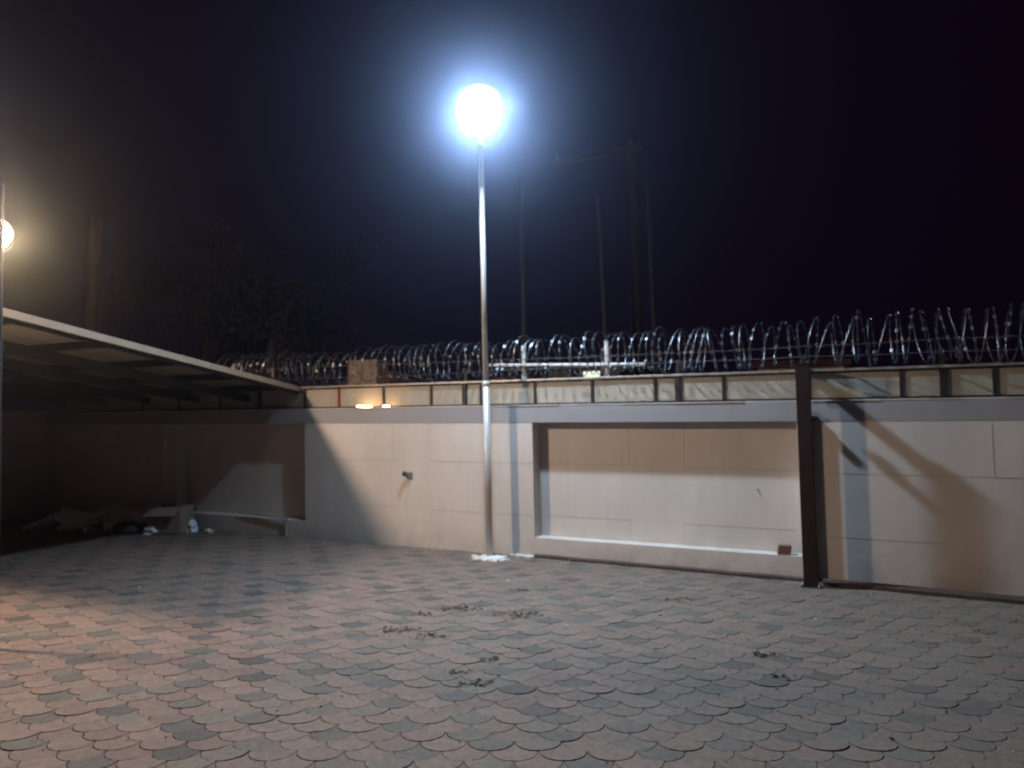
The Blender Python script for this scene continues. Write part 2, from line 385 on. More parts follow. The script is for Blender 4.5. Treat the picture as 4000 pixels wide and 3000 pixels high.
# ------------------------------------------------------------------ razor wire
def razor():
    u0, u1 = -8.7, 4.6; rnd = random.Random(11)
    mb = MB(); th = 0.0; u = u0; pts = []
    base = H3 + 0.265
    pitch = 0.22; nseg = 30; loop = 0
    du = 0.2; rad = 0.235; tl = 0; off = 0
    tgt = [0.2, 0.235, 0.0, 0.0]
    while u < u1:
        for i in range(nseg):
            s_ = i/nseg
            sm = 0.5-0.5*math.cos(PI*s_)
            if i == 0:
                old = list(tgt); tgt = [rnd.choice((0.06, 0.09, 0.12, 0.16)), rnd.uniform(0.205, 0.245)+(0.02 if u > -0.5 else 0), rnd.choice((-1, 1))*rnd.uniform(0.03, 0.28), rnd.uniform(-0.02, 0.03)]
            pit_, rad, tl, off = [old[q]+(tgt[q]-old[q])*sm for q in range(4)]
            u += pit_/nseg; a_ = 2*PI*s_
            y = math.sin(a_)*rad; x = math.cos(a_)*rad*0.9
            pts.append(W(u + tl*y, PV+x, base-0.235+rad+y*1.0+off))
    # tape: thin core and flat barbs
    mb.tube(pts, 0.0042, 5)
    for i in range(1, len(pts)-1, 2):
        p = pts[i]; t = (pts[i+1]-pts[i-1]).normalized()
        nrm = Vector((1, 0, 0)) - t*t.x
        if nrm.length < 0.2: nrm = Vector((0, 0, 1)) - t*t.z
        nrm.normalize(); bn = t.cross(nrm)*0.0012; tw = rnd.uniform(-0.5, 0.5)
        nrm = (nrm*math.cos(tw) + t.cross(nrm)*math.sin(tw))
        L_ = 0.017; wd = 0.014
        q = [p-t*L_+nrm*wd, p-t*0.006+nrm*0.006, p+t*0.006+nrm*0.006, p+t*L_+nrm*wd,
             p+t*0.008-nrm*0.004, p+t*L_-nrm*wd, p-t*L_-nrm*wd, p-t*0.008-nrm*0.004]
        vs = [k+bn for k in q]+[k-bn for k in q]
        fs = [(0,1,2,3,4,5,6,7), tuple(range(15, 7, -1))] + [(k, (k+1) % 8, (k+1) % 8+8, k+8) for k in range(8)]
        mb.add(vs, fs)
    tag(mb.build('razor_wire', M['wire']), 'coil of galvanised razor wire running along above the sheet panel fence', 'razor wire')
razor()
def strand(yl, label, px, v=PV-0.012):
    rnd = random.Random(len(label)); mb = MB()
    P = []
    for x, y in px: q = on_v(x, y, v); P.append(q)
    P.sort(); pts = []
    for i in range(len(P)-1):
        for t in range(14):
            s_ = t/14; pts.append(W(P[i][0]+(P[i+1][0]-P[i][0])*s_, v+rnd.uniform(-.003, .003), P[i][2]+(P[i+1][2]-P[i][2])*s_-0.008*math.sin(PI*s_)))
    mb.tube(pts, 0.0042, 5)
    for p in pts[::2]:
        for k in range(2):
            d = Vector((rnd.uniform(-.3, .3), rnd.uniform(-1, 1), rnd.uniform(-1, 1))).normalized()*0.014
            mb.tube([p-d, p+d], 0.0018, 4)
    tag(mb.build('barbed_wire', M['wire_dull']), label, 'barbed wire', 'barbed wire strands above the fence')
strand(0, 'upper strand of barbed wire stretched through the razor wire coil', [(700, 1452), (1460, 1423), (1900, 1407), (2650, 1378), (3146, 1352), (3685, 1322), (4150, 1302)])
strand(1, 'lower strand of barbed wire just above the fence rail', [(700, 1490), (1460, 1471), (1900, 1450), (2650, 1412), (3146, 1393), (3685, 1372), (4150, 1355)], PV+0.004)

# white pipe frame behind the fence
pf = empty('pipe_frame', W(on_v(2200, 1425, -0.32)[0], -0.32, 0), 'white pipe rail crossing two slim pole feet coloured white as lit behind the fence', 'pipe frame')
for x, y0 in ((2046, 1350), (2370, 1332)):
    t_ = on_v(x, y0, -0.40); mb = MB(); mb.tube([W(t_[0], -0.40, 0.0), W(t_[0], -0.40, t_[2])], 0.032, 12)
    mb.build('lit_pole_foot', M['white_pipe'], pf, smooth=False)  # white colour stands for lamplight on the slim poles' lower ends
a_, b_ = on_v(1912, 1427, -0.345), on_v(2520, 1424, -0.345)
mb = MB(); mb.tube([W(*a_), W(*b_)], 0.021, 10); mb.build('cross_pipe', M['white_pipe'], pf)
a_, b_ = on_v(1912, 1446, -0.47), on_v(2180, 1440, -0.47)
mb = MB(); mb.tube([W(*a_), W(*b_)], 0.010, 8); mb.build('thin_pipe', M['rail_brown'], pf)

# ------------------------------------------------------------------ brown steel post with beam, brackets
PU = -0.70; PVc = 0.30
post = empty('steel_post', W(PU, PVc, 0), 'tall dark brown steel post in front of the cream wall, tied to its top', 'post')
top_h = on_v(3140, 1425, PVc)[2]
mb = MB()
mb.box(PU-0.062, PU+0.062, PVc-0.03, PVc-0.022, -0.02, top_h)
mb.box(PU-0.062, PU+0.062, PVc+0.022, PVc+0.03, -0.02, top_h)
mb.box(PU-0.058, PU-0.046, PVc-0.0218, PVc+0.0218, -0.02, top_h)
mb.box(PU+0.046, PU+0.058, PVc-0.0218, PVc+0.0218, -0.02, top_h)
mb.build('column', M['post_brown'], post, bevel=0.002)
mb = MB(); mb.box(PU-0.066, PU+0.066, PVc-0.034, PVc+0.034, top_h+0.001, top_h+0.012); mb.build('cap', M['post_brown'], post)
mb = MB(); mb.box(PU-0.03, PU+0.03, PV+0.04, PVc-0.0302, top_h-0.09, top_h-0.01); mb.build('tie_beam', M['post_brown'], post)
mb = MB(); mb.box(PU-0.032, PU+0.032, 0.02, 0.075, 0.0, H1+0.1); mb.build('back_angle', M['post_brown'], post)
mb = MB(); mb.box(PU-0.02, PU+0.02, 0.17, PVc-0.0303, 1.735, 1.775); mb.tube([W(PU-0.03, 0.19, 1.755), W(PU+0.03, 0.19, 1.755)], 0.035, 14); mb.build('guide_roller', M['post_brown'], post)
mb = MB(); mb.box(PU-0.03, PU+0.03, 0.0755, 0.135, 1.56, 1.60); mb.build('lug', M['post_brown'], post)
mb = MB(); mb.box(PU-0.085, PU+0.085, PVc-0.055, PVc+0.055, -0.004, 0.012); mb.build('base_plate', M['post_brown'], post, bevel=0.002)
for du, dv in ((-.073, -.043), (.073, -.043), (-.073, .043), (.073, .043)):
    mb = MB(); mb.tube([W(PU+du, PVc+dv, 0.0121), W(PU+du, PVc+dv, 0.03)], 0.009, 6); mb.build('bolt', M['galv'], post)

# steel floor rails at the foot of the wall
def rail(p0, p1, w0, w1, label, hh):
    mb = MB(); n = 26
    for i in range(n):
        a, b = i/n, (i+1)/n
        def P(t, side, h): return W(p0[0]+(p1[0]-p0[0])*t, p0[1]+(p1[1]-p0[1])*t + side*(w0+(w1-w0)*t), h+0.002*math.sin(t*23))
        q = [P(a, 0, -.01), P(b, 0, -.01), P(b, 1, -.01), P(a, 1, -.01), P(a, 0, hh), P(b, 0, hh), P(b, 1, hh*0.75), P(a, 1, hh*0.75)]
        mb.add(q, [(4,7,6,5), (0,4,5,1), (3,2,6,7)] + ([(0,3,7,4)] if i == 0 else []) + ([(1,5,6,2)] if i == n-1 else []))
    tag(mb.build('floor_rail', M['rail_brown']), label, 'rail', 'steel rails at the foot of the wall')
rail((uR0+0.02, 0.02), (PU-0.09, 0.07), 0.05, 0.06, 'rusty steel floor rail left of the brown post, under the sunken panel', 0.035)
rail((PU+0.09, 0.09), (UB-0.2, 0.30), 0.12, 0.12, 'rusty steel floor rail running right from the brown post', 0.045)

# ------------------------------------------------------------------ street lamp
LU, LV, LH = -3.71, 1.0, 4.80
pu, pv = on_v(1909, 2000, 0.30)[0], 0.30; ph_ = on_v(1878, 575, pv)[2]
lamp = empty('street_lamp', W(pu, pv, 0), 'tall galvanised street lamp with a glaring blue-white head beside the wall', 'street lamp')
mb = MB(); tp = on_v(1878, 575, pv)
base_p, top_p = W(pu, pv, -0.02), W(tp[0], pv, tp[2])
mb.tube([base_p, base_p.lerp(top_p, 0.42)], 0.040, 20); mb.tube([base_p.lerp(top_p, 0.42), top_p], 0.032, 20)
mb.lathe(base_p.lerp(top_p, 0.42), [(0.036, -0.03), (0.044, -0.02), (0.044, 0.01), (0.034, 0.03)], 20)
mb.build('pole', M['galv'], lamp, smooth=False)
for f_ in lamp.children[0].data.polygons: f_.use_smooth = len(f_.vertices) == 4
mb = MB(); a_ = top_p; b_ = W(LU, LV, LH-0.16) + Vector((-0.08, 0.10, 0))
mb.tube([a_, a_+Vector((0, 0, 0.05)), a_.lerp(b_, 0.3)+Vector((0, 0, 0.02)), b_-Vector((0, 0, 0.0)), b_+Vector((0, 0, 0.05))], [0.022, 0.018, 0.018, 0.018, 0.02], 10)
mb.build('arm', M['galv'], lamp)
bc = W(LU, LV, LH)
# flood light head: shallow housing with a domed glowing face sized to its bloom, aimed down the yard
nn = Vector((0.34, -0.52, -0.70)).normalized(); sx = Vector((0.45, 0.89, 0)); sx = Vector((0, 0, 1)).cross(nn).normalized(); sz = nn.cross(sx).normalized()
def sup(k, hw, hh, e=2.2):
    t = 2*PI*k/32; c_, s_ = math.cos(t), math.sin(t)
    return (sx*(hw*math.copysign(abs(c_)**(2/e), c_)) + sz*(hh*math.copysign(abs(s_)**(2/e), s_)))
def loft(rings, f0=True, f1=True):
    vs = [p for r_ in rings for p in r_]; n = 32; fs = []
    for i in range(len(rings)-1):
        for j in range(n): a1, b1 = i*n+j, i*n+(j+1) % n; fs.append((a1, b1, b1+n, a1+n))
    if f0: fs.append(tuple(reversed(range(n))))
    if f1: fs.append(tuple(range((len(rings)-1)*n, len(rings)*n)))
    return vs, fs
HW, HH = 0.225, 0.265
mb = MB(); mb.add(*loft([[bc+sup(k, HW*f, HH*f)+nn*z for k in range(32)] for f, z in ((1, 0.0), (0.985, 0.012), (0.93, 0.026), (0.75, 0.042), (0.4, 0.052), (0.1, 0.054))]))
mb.build('bloom_face', M['glow_bloom'], lamp, smooth=True)  # dim glow added around the LED panel to show its bloom
mb = MB(); mb.add(*loft([[bc+sup(k, 0.09*f, 0.11*f, 4)+nn*z for k in range(32)] for f, z in ((1, 0.050), (1, 0.060), (0.9, 0.064))]))
mb.build('led_panel', M['glow_cool'], lamp)
mb = MB(); mb.add(*loft([[bc+sup(k, HW*f, HH*f)+nn*z for k in range(32)] for f, z in ((1.07, -0.001), (1.08, -0.02), (1.02, -0.06), (0.6, -0.10))]))
mb.build('housing', M['galv'], lamp, smooth=False)
mb = MB()
for k_ in range(-3, 4): mb.obox(bc-nn*0.10+sx*0.045*k_, sx*0.004, sz*0.11, nn*0.02)
mb.build('heat_sink', M['galv'], lamp)
mb = MB()
for i in range(6):
    an = i*1.05; d = 0.11 if i else 0
    q = base_p + Vector((d*1.5*math.cos(an), d*math.sin(an)*0.9, 0.01)); mb.lump(q, random.uniform(0.065, 0.10), 2, 0.6, (1.2, 0.9, 0.45), seed=i+3)
mb.lump(base_p+Vector((0.16, 0.03, 0.0)), 0.08, 2, 0.5, (1.5, 0.7, 0.3), seed=20)
mb.build('concrete_foot', M['concrete'], lamp, smooth=False)

# mortar spill along the wall foot
mb = MB()
for i in range(9):
    u = on_v(2010+i*9, 2160)[0]; mb.lump(W(u, 0.03, 0.0), random.uniform(0.03, 0.05), 1, 0.5, (1.4, 0.7, 0.5), seed=i*3.1)
tag(mb.build('mortar_spill', M['concrete']), 'ragged pale mortar spill along the wall foot right of the lamp pole', 'mortar')

# ------------------------------------------------------------------ canopy and its lamp
canopy = empty('carport_canopy', W(-9.5, 2.0, 0), 'sloping carport roof of pale sheets on dark purlins at the left', 'canopy')
E0 = Vector((-7.234, 0.0, 2.035)); E1 = Vector((-6.225, 4.55, 2.522))     # u, v, h of the right edge
def edge(v): t = v/4.55; return E0.lerp(E1, t)
def roofpt(off, v, dh=0):     # off = metres left of the edge
    e = edge(v); return W(e.x-off, v, e.z+dh+off*0.004)
ULEFT = 5.3
def slab(off0, off1, v0, v1, z0, z1):
    mb_ = [roofpt(off, v, z) for z in (z0, z1) for v in (v0, v1) for off in (off1, off0)]
    return mb_, [(0,1,3,2), (4,6,7,5), (0,4,5,1), (2,3,7,6), (0,2,6,4), (1,5,7,3)]
mb = MB(); mb.add(*slab(-0.012, 0.004, -0.35, 4.55, -0.055, 0.012)); mb.build('fascia', M['fascia'], canopy)
# ribbed sheet
vs = []; fs = []; nr = 220
for i in range(nr+1):
    off = 0.006 + (ULEFT-0.006)*i/nr
    z = 0.018 if i % 8 in (2, 3) else 0.0
    for v in (-0.35, 4.55): vs.append(roofpt(off, v, z))
for i in range(nr): fs.append((2*i, 2*i+1, 2*i+3, 2*i+2))
mb = MB(); mb.add(vs, fs); mb.build('roof_sheet', M['sheet'], canopy)
mb = MB(); mb.add(*slab(0.03, 0.09, -0.3, 4.52, -0.085, -0.004)); mb.build('edge_beam', M['steel_dark'], canopy)
for v in (0.15, 1.1, 2.1, 3.1, 4.1):
    mb = MB(); mb.add(*slab(0.092, ULEFT, v, v+0.055, -0.075, -0.004)); mb.build('purlin', M['steel_dark'], canopy)
for off in (0.95, 2.0, 3.1, 4.2, 5.2):
    mb = MB(); mb.add(*slab(off, off+0.07, -0.3, 4.5, -0.19, -0.0765)); mb.build('rafter', M['steel_dark'], canopy)
for v in (4.1,):
    for off in (3.1, 5.2):
        e = edge(v); mb = MB(); mb.box(e.x-off-0.07, e.x-off, v-0.035, v+0.035, -0.02, e.z-0.191); mb.build('column', M['steel_dark'], canopy)

wl = on_v(-30, 945, 4.6)
wp = W(wl[0], 4.6, wl[2])
pl = empty('canopy_lamp', W(wl[0]+0.1, 4.65, 0), 'warm yard lamp on a pale post at the left edge above the canopy corner', 'lamp')
pp = on_v(7, 715, 4.65)
mb = MB(); mb.tube([W(pp[0]-0.012, 4.65, -0.02), W(pp[0]-0.012, 4.65, pp[2])], 0.022, 12); mb.build('pole', M['steel_dark'], pl)
mb = MB(); mb.tube([W(pp[0]-0.012, 4.65, wl[2]+0.10), wp+Vector((0, 0, 0.10)), wp+Vector((0, 0, 0.07))], 0.010, 8); mb.build('bracket', M['galv'], pl)
mb = MB(); Rw = 0.06; mb.lathe(wp, [(Rw*math.sin(PI*i/10), -Rw*math.cos(PI*i/10)) for i in range(1, 10)], 20); mb.build('bulb', M['glow_warm_small'], pl, smooth=True)
fn = (Vector((0, -D, EYE+3.0))-wp).normalized(); fx = fn.cross(Vector((0, 0, 1))).normalized(); fy = fx.cross(fn)
def ringp(r_, z_): return [wp+fn*z_+(fx*math.cos(2*PI*k/32)+fy*math.sin(2*PI*k/32))*r_ for k in range(32)]
mb = MB(); mb.add(*loft([ringp(0.10, 0.070), ringp(0.10, 0.078)])); mb.build('halo_disc', M['glow_halo_disc'], pl)  # glowing disc added beside the bulb to strengthen the lamp's halo
mb = MB(); mb.add(*loft([ringp(0.128, 0.15), ringp(0.128, 0.069), ringp(0.122, 0.069), ringp(0.122, 0.15), ringp(0.128, 0.15)], False, False)); mb.add(*loft([ringp(0.125, 0.069), ringp(0.1255, 0.0605), ringp(0.07, 0.060)])); mb.build('lamp_shade', M['plastic_grey'], pl)  # rim shaped as a snoot to keep the disc's light off the paving
mb = MB(); mb.lathe(wp+Vector((0, 0, Rw)), [(0.035, -0.005), (0.03, 0.03), (0.02, 0.04)], 16); mb.build('socket', M['plastic_grey'], pl)

# the yard's main warm lamp, on its own post left of the camera's view
AP = W(-7.0, 5.0, 3.70)
yl = empty('yard_lamp', W(-7.25, 5.05, 0), 'warm yard lamp on a steel post beyond the canopy corner', 'lamp')
mb = MB(); mb.tube([W(-7.25, 5.05, -0.02), W(-7.25, 5.05, 3.95)], 0.035, 14); mb.build('pole', M['galv'], yl)
mb = MB(); mb.tube([W(-7.25, 5.05, 3.9), AP+Vector((-0.05, 0, 0.25)), AP+Vector((0, 0, 0.2))], 0.014, 8); mb.build('bracket', M['galv'], yl)
mb = MB(); mb.lathe(AP, [(0.15*math.sin(PI*i/12), -0.15*math.cos(PI*i/12)) for i in range(1, 12)], 24); mb.build('bulb', M['glow_warm'], yl, smooth=True)
mb = MB(); mb.lathe(AP+Vector((0, 0, 0.15)), [(0.24, -0.04), (0.16, 0.03), (0.05, 0.06)], 24); mb.build('lamp_shade', M['plastic_grey'], yl)

# ------------------------------------------------------------------ small things on the wall
c = on_v(1592, 1852)
sp = empty('wall_spout', W(c[0], 0, c[2]), 'small dark pipe stub sticking out of the cream wall left of the lamp pole', 'pipe stub')
mb = MB(); mb.tube([W(c[0]+0.03, -0.01, c[2]-0.01), W(c[0]+0.012, 0.02, c[2]), W(c[0]-0.008, 0.05, c[2]+0.006)], 0.024, 14); mb.build('pipe', M['plastic_grey'], sp)
mb = MB(); mb.tube([W(c[0]-0.007, 0.048, c[2]+0.005), W(c[0]-0.017, 0.066, c[2]+0.01)], 0.033, 14); mb.build('collar', M['rubber'], sp)
mb = MB(); mb.box(c[0]+0.0, c[0]+0.075, 0.0, 0.03, c[2]-0.055, c[2]+0.03); mb.build('wall_plate', M['plastic_grey'], sp, bevel=0.008)

# strip lights lying on the ledge
for x0, x1, y, lb in ((1396, 1452, 1596, 'short glowing strip light on the wall ledge, the brighter left one'), (1498, 1520, 1593, 'tiny glowing strip light on the wall ledge, the shorter right one')):
    a_, b_ = on_v(x0, y, -0.02), on_v(x1, y, -0.02)
    st = empty('strip_light', W(a_[0], -0.02, H2), lb, 'strip light', 'strip lights on the wall ledge')
    mb = MB(); mb.tube([W(a_[0], -0.02, H2+0.022), W(b_[0], -0.02, H2+0.016)], 0.0085, 10); mb.build('tube', M['glow_strip'], st)
    mb = MB(); mb.box(a_[0]-0.01, b_[0]+0.01, -0.034, -0.006, H2+0.0041, H2+0.010); mb.build('holder', M['rail_light'], st)

# brick on the sunken panel's ledge
c = on_v(3062, 2165, -0.02)
mb = MB(); ang = 0.2; ca, sa = math.cos(ang), math.sin(ang)
cc = W(c[0], -0.06, SILL+0.048)
mb.obox(cc, Vector((ca, sa, 0))*0.062, Vector((-sa, ca, 0))*0.05, Vector((0.006, 0, 0.047)))
br = mb.build('brick', M['brick'], bevel=0.008)
tag(br, 'broken reddish brick standing on the ledge of the sunken wall panel', 'brick')

# small stain knob in the recess
c = on_v(2958, 1912, -RD)
mb = MB(); mb.tube([W(c[0], -RD, c[2]), W(c[0]+0.004, -RD+0.02, c[2]-0.004)], 0.008, 8)
tag(mb.build('wall_nail', M['plastic_grey']), 'small dark nail in the sunken wall panel near the brown post', 'nail')

# short white pipe near the left recess
c0 = on_v(1117, 2022, 0.03)
mb = MB(); mb.tube([W(c0[0], 0.03, 0.0), W(c0[0], 0.03, c0[2])], 0.016, 10); mb.tube([W(c0[0], 0.03, c0[2]-0.01), W(c0[0]-0.9, 0.012, c0[2]+0.02)], 0.010, 8)
tag(mb.build('water_pipe', M['house_grey']), 'thin pale pipe running along the wall foot beneath the shaded sunken panel', 'pipe')

# ------------------------------------------------------------------ junk heap under the canopy
p = ground(190, 2062); q = ground(300, 2040)
mb = MB(); a_ = W(p[0], p[1], 0.02); b_ = W(p[0]+0.75, p[1]-0.5, 0.42)
d = (b_-a_); n_ = d.cross(Vector((0, 0, 1))).normalized(); mb.obox((a_+b_)/2, d*0.5, n_*0.07, d.cross(n_).normalized()*0.012)
tag(mb.build('plank', M['plank'], bevel=0.003), 'old plank leaning in the dark at the left end of the junk heap', 'plank')
p = ground(378, 2066); c = W(p[0], p[1], 0.16)
mb = MB(); rt = Rv*0.19 + Vector((0, 0, 0.055)); upv = Vector((0, 0, 0.075)) - Fv*0.0; mb.obox(c, rt, upv+Fv*0.03, Fv.cross(rt).normalized()*0.001+Fv*0.02)
tag(mb.build('foam_board', M['canvas'], bevel=0.01), 'pale oblong board tilted on the junk heap under the canopy', 'board')
p = ground(515, 2080); mb = MB(); cc = W(p[0], p[1], 0.07)
mb.tube([cc+Vector((0.19*math.cos(t), 0.19*math.sin(t), 0)) for t in [i*2*PI/24 for i in range(25)]], 0.065, 10, cap=False)
tag(mb.build('tyre', M['rubber'], smooth=True), 'old tyre lying flat in front of the junk heap under the canopy', 'tyre')
p = ground(480, 2066); mb = MB(); mb.lump(W(p[0], p[1], 0.14), 0.28, 3, 0.35, (1.2, 0.7, 0.75), seed=5, flat=-0.15)
tag(mb.build('sack', M['plank'], smooth=True), 'slumped brown sack behind the tyre in the junk heap', 'sack')
p = ground(665, 2080); c = W(p[0], p[1], 0.0)
bx = empty('cardboard_box', c, 'open cardboard box at the right of the dark junk heap', 'box')
ax = Vector((0.93, 0.36, 0)); ay = Vector((-0.36, 0.93, 0)); z = Vector((0, 0, 1))
mb = MB(); T = 0.006
for s_ in (-1, 1):
    mb.obox(c+ax*(0.24*s_)+z*0.19, ax*T, ay*0.17, z*0.18); mb.obox(c+ay*(0.178*s_)+z*0.19, ax*0.245, ay*T, z*0.18)
mb.obox(c+z*0.014, ax*0.233, ay*0.17, z*T); mb.build('carton', M['cardboard'], bx)
for s_ in (-1, 1):
    mb = MB(); mb.obox(c+ay*(0.19*s_+0.045*s_)+z*0.32, ax*0.24, ay*0.045*s_-z*0.055, z*0.003+ay*0.002); mb.build('flap', M['cardboard'], bx)
p = ground(748, 2078); mb = MB(); mb.lump(W(p[0], p[1], 0.06), 0.09, 3, 0.7, (0.9, 0.8, 1.1), seed=15, flat=-0.07)
tag(mb.build('plastic_bag', M['canvas']), 'crumpled white plastic bag right of the cardboard box', 'bag')
p = ground(590, 2076); mb = MB(); c = W(p[0], p[1], 0.30); a_ = c - Rv*0.14 + z*0.01; b_ = c + Rv*0.12 + z*0.07
mb.obox((a_+b_)/2, (b_-a_)*0.5, -Fv*0.05+z*0.02, z*0.008)
mb.obox((a_+b_)/2 - z*0.15 + Rv*0.03, Rv*0.014, Fv*0.012, z*0.145)
tag(mb.build('wood_scrap', M['canvas'], bevel=0.003), 'short pale offcut tilted over the heap between the tyre and the box', 'wood scrap')
for k, (x, y, L_, wd_, h_, an, lb) in enumerate([(165, 2074, .26, .12, .07, .35, 'broken pale stone lying furthest left in the dark heap'), (290, 2070, .22, .14, .17, -.3, 'broken pale stone propped behind the leftmost rubble lumps'), (425, 2068, .20, .10, .24, .5, 'broken pale stone leaning on the brown sack'), (560, 2074, .18, .09, .15, -.45, 'broken pale stone tipped between sack and cardboard box')]):
    g_ = ground(x, y); mb = MB(); c = W(g_[0], g_[1], h_); up3 = Vector((0, 0, 1)); axx = Rv*math.cos(an)+up3*math.sin(an); ayy = (Fv*0.8+up3*0.6*(1 if k % 2 else -1)).normalized()
    mb.obox(c, axx*L_, ayy*wd_, axx.cross(ayy).normalized()*0.022); vv = random.Random(k)
    for q_ in mb.v: q_ += Vector((vv.uniform(-.04, .04), vv.uniform(-.04, .04), vv.uniform(-.015, .015)))
    tag(mb.build('broken_stone', M['concrete'], bevel=0.004), lb, 'broken stone', 'broken stone pieces in the junk heap')
rnd = random.Random(9)
for k, (x, y, rr, lb) in enumerate([(250, 2076, .10, 'leftmost pale rubble lump of the heap, under the leaning plank'), (330, 2084, .07, 'small rubble lump in front of the pale tilted board'), (430, 2080, .12, 'biggest rubble lump between the board and the tyre'), (570, 2090, .08, 'rubble lump between the tyre and the cardboard box'), (805, 2084, .05, 'small rubble lump right of the crumpled white bag')]):
    g_ = ground(x, y); mb = MB(); mb.lump(W(g_[0], g_[1]-0.05, rr*0.5), rr, 2, 0.9, (1.3, 1, 0.75), seed=30+k, flat=-rr*0.5)
    tag(mb.build('rubble', M['concrete']), lb, 'rubble', 'rubble lumps in the junk heap')

# ------------------------------------------------------------------ litter on the paving
lit = [(1800, 2378, 0.16, 46, 'long dry leaf clump lying on the paving below the lamp pole'),
       (2030, 2403, 0.15, 60, 'thickest dark leaf clump on the paving right of the long one'),
       (1560, 2462, 0.13, 36, 'ring-like dark leaf clump on the pink paving left of centre'),
       (1690, 2486, 0.10, 26, 'small leaf clump just right of the ring-like clump'),
       (2025, 2308, 0.08, 18, 'faint leaf clump on the paving close to the pole foot'),
       (1648, 2402, 0.07, 14, 'thin leaf scraps between the ring-like clump and the wall'),
       (1905, 2578, 0.06, 16, 'little leaf tuft on a grey paver right of centre'),
       (1795, 2628, 0.06, 14, 'little leaf tuft in a joint near the frame centre'),
       (1860, 2672, 0.09, 24, 'low leaf scatter across a grey paver near the frame centre'),
       (2985, 2562, 0.08, 26, 'dark leaf tuft on the grey paving in front of the brown post'),
       (3052, 2646, 0.06, 14, 'smaller leaf tuft just below the one in front of the brown post'),
       (2650, 2345, 0.09, 18, 'pale scattered leaf tuft on the paving before the sunken panel'),
       (3845, 2470, 0.05, 8, 'few leaf scraps on the paving near the right rail')]
for k, (x, y, rr, n, lb) in enumerate(lit):
    g_ = ground(x, y); mb = MB(); rnd = random.Random(k)
    for i in range(int(n*1.5)):
        a_ = rnd.uniform(0, 2*PI); r_ = rr*1.25*rnd.random()**0.7; dx, dv = r_*math.cos(a_)*1.1, r_*math.sin(a_)*0.55
        ex_ = Vector((math.cos(YAW), -math.sin(YAW), 0)); ef = Vector((math.sin(YAW), math.cos(YAW), 0))
        c = W(g_[0], g_[1], 0) + ex_*dx + ef*dv; c.z = K*c.x + rnd.uniform(0.003, 0.014)
        L_ = rnd.uniform(0.007, 0.02); t_ = rnd.uniform(0, 2*PI)
        A = Vector((math.cos(t_), math.sin(t_), rnd.uniform(-.4, .4)))*L_; B = Vector((-math.sin(t_), math.cos(t_), rnd.uniform(-.6, .6)))*L_*0.45
        up = Vector((0, 0, rnd.uniform(0.001, 0.006)))
        vs = [c-A, c-A*0.3+B+up, c+A*0.5+B*0.8+up, c+A, c+A*0.5-B*0.8, c-A*0.3-B]
        mb.add(vs, [(0, 1, 2, 3, 4, 5)])
    tag(mb.build('leaf_litter', M['dry_leaf']), lb, 'leaf litter', 'dry leaf clumps on the paving')
g_ = ground(1985, 2272); mb = MB(); mb.lump(W(g_[0], g_[1], 0.006), 0.016, 1, 0.4, (1.4, 1, 0.6), seed=4)
tag(mb.build('pebble', M['concrete']), 'white chip of mortar lying on the paving below the lamp pole', 'pebble')

mb = MB(); rnd = random.Random(77)
for i in range(1500):
    if rnd.random() < 0.6: u = rnd.uniform(-8, 2.5); v = 0.02+abs(rnd.gauss(0, 0.10))
    else: u = rnd.uniform(-8, 2.5); v = rnd.uniform(0.1, 6)
    sz_ = rnd.uniform(0.002, 0.006)*(1 if rnd.random() < .93 else 1.8); c = W(u, v, sz_*0.6)
    a_ = rnd.uniform(0, 6); e1 = Vector((math.cos(a_), math.sin(a_), 0))*sz_*rnd.uniform(1, 2); e2 = Vector((-math.sin(a_), math.cos(a_), 0))*sz_
    mb.cur = 0 if rnd.random() < 0.75 else 1
    mb.add([c-e1, c-e2, c+e1, c+e2, c+Vector((0, 0, sz_))], [(0, 1, 4), (1, 2, 4), (2, 3, 4), (3, 0, 4)])
mb.build('grit', [M['soil'], M['concrete']], kind='stuff')['label'] = 'grit and crumbs scattered over the paving and along the wall foot'

# ------------------------------------------------------------------ beyond the wall
def upole(x0, y0, x1, y1, v, r, mat, label, group='utility poles beyond the wall', arm=None):
    a_ = on_v(x1, y1, v); b_ = on_v(x0, y0, v)
    du = (b_[0]-a_[0])/(b_[2]-a_[2]); base = a_[0]-du*a_[2]
    o = empty('utility_pole', W(base, v, 0), label, 'utility pole', group)
    mb = MB(); mb.tube([W(base, v, -0.3), W(b_[0], v, b_[2])], [r*1.15, r*0.8], 14); mb.build('shaft', mat, o)
    if arm:
        p0, p1 = on_v(arm[0], arm[1], v+0.12), on_v(arm[2], arm[3], v+0.12)
        mb = MB(); P0, P1 = W(*p0), W(*p1); dd = (P1-P0); mb.obox((P0+P1)/2, dd*0.5, Vector((0, 0.04, 0)), Vector((0, 0, 0.05))); mb.build('crossarm', M['wood_pole'], o)
        for t in (0.08, 0.45, 0.9):
            q = P0.lerp(P1, t); mb = MB(); mb.lathe(q+Vector((0, 0, 0.05)), [(0.02, 0), (0.045, 0.02), (0.03, 0.05), (0.04, 0.07), (0.02, 0.11)], 10); mb.build('insulator', M['conc_pole'], o)
    return o
upole(2033, 700, 2050, 1340, -4.0, 0.045, M['conc_pole'], 'slim grey pole beyond the wall just right of the street lamp')
upole(2334, 760, 2366, 1290, -4.5, 0.04, M['conc_pole'], 'slim grey pole beyond the wall, left of the thick brown one')
upole(2470, 540, 2492, 1390, -5.5, 0.13, M['wood_pole'], 'thick brown wooden pole with a crossarm beyond the wall', arm=(2150, 640, 2505, 572))
upole(2528, 700, 2560, 1390, -7.0, 0.05, M['conc_pole'], 'faint thin pole beyond the wall, right of the thick brown one')
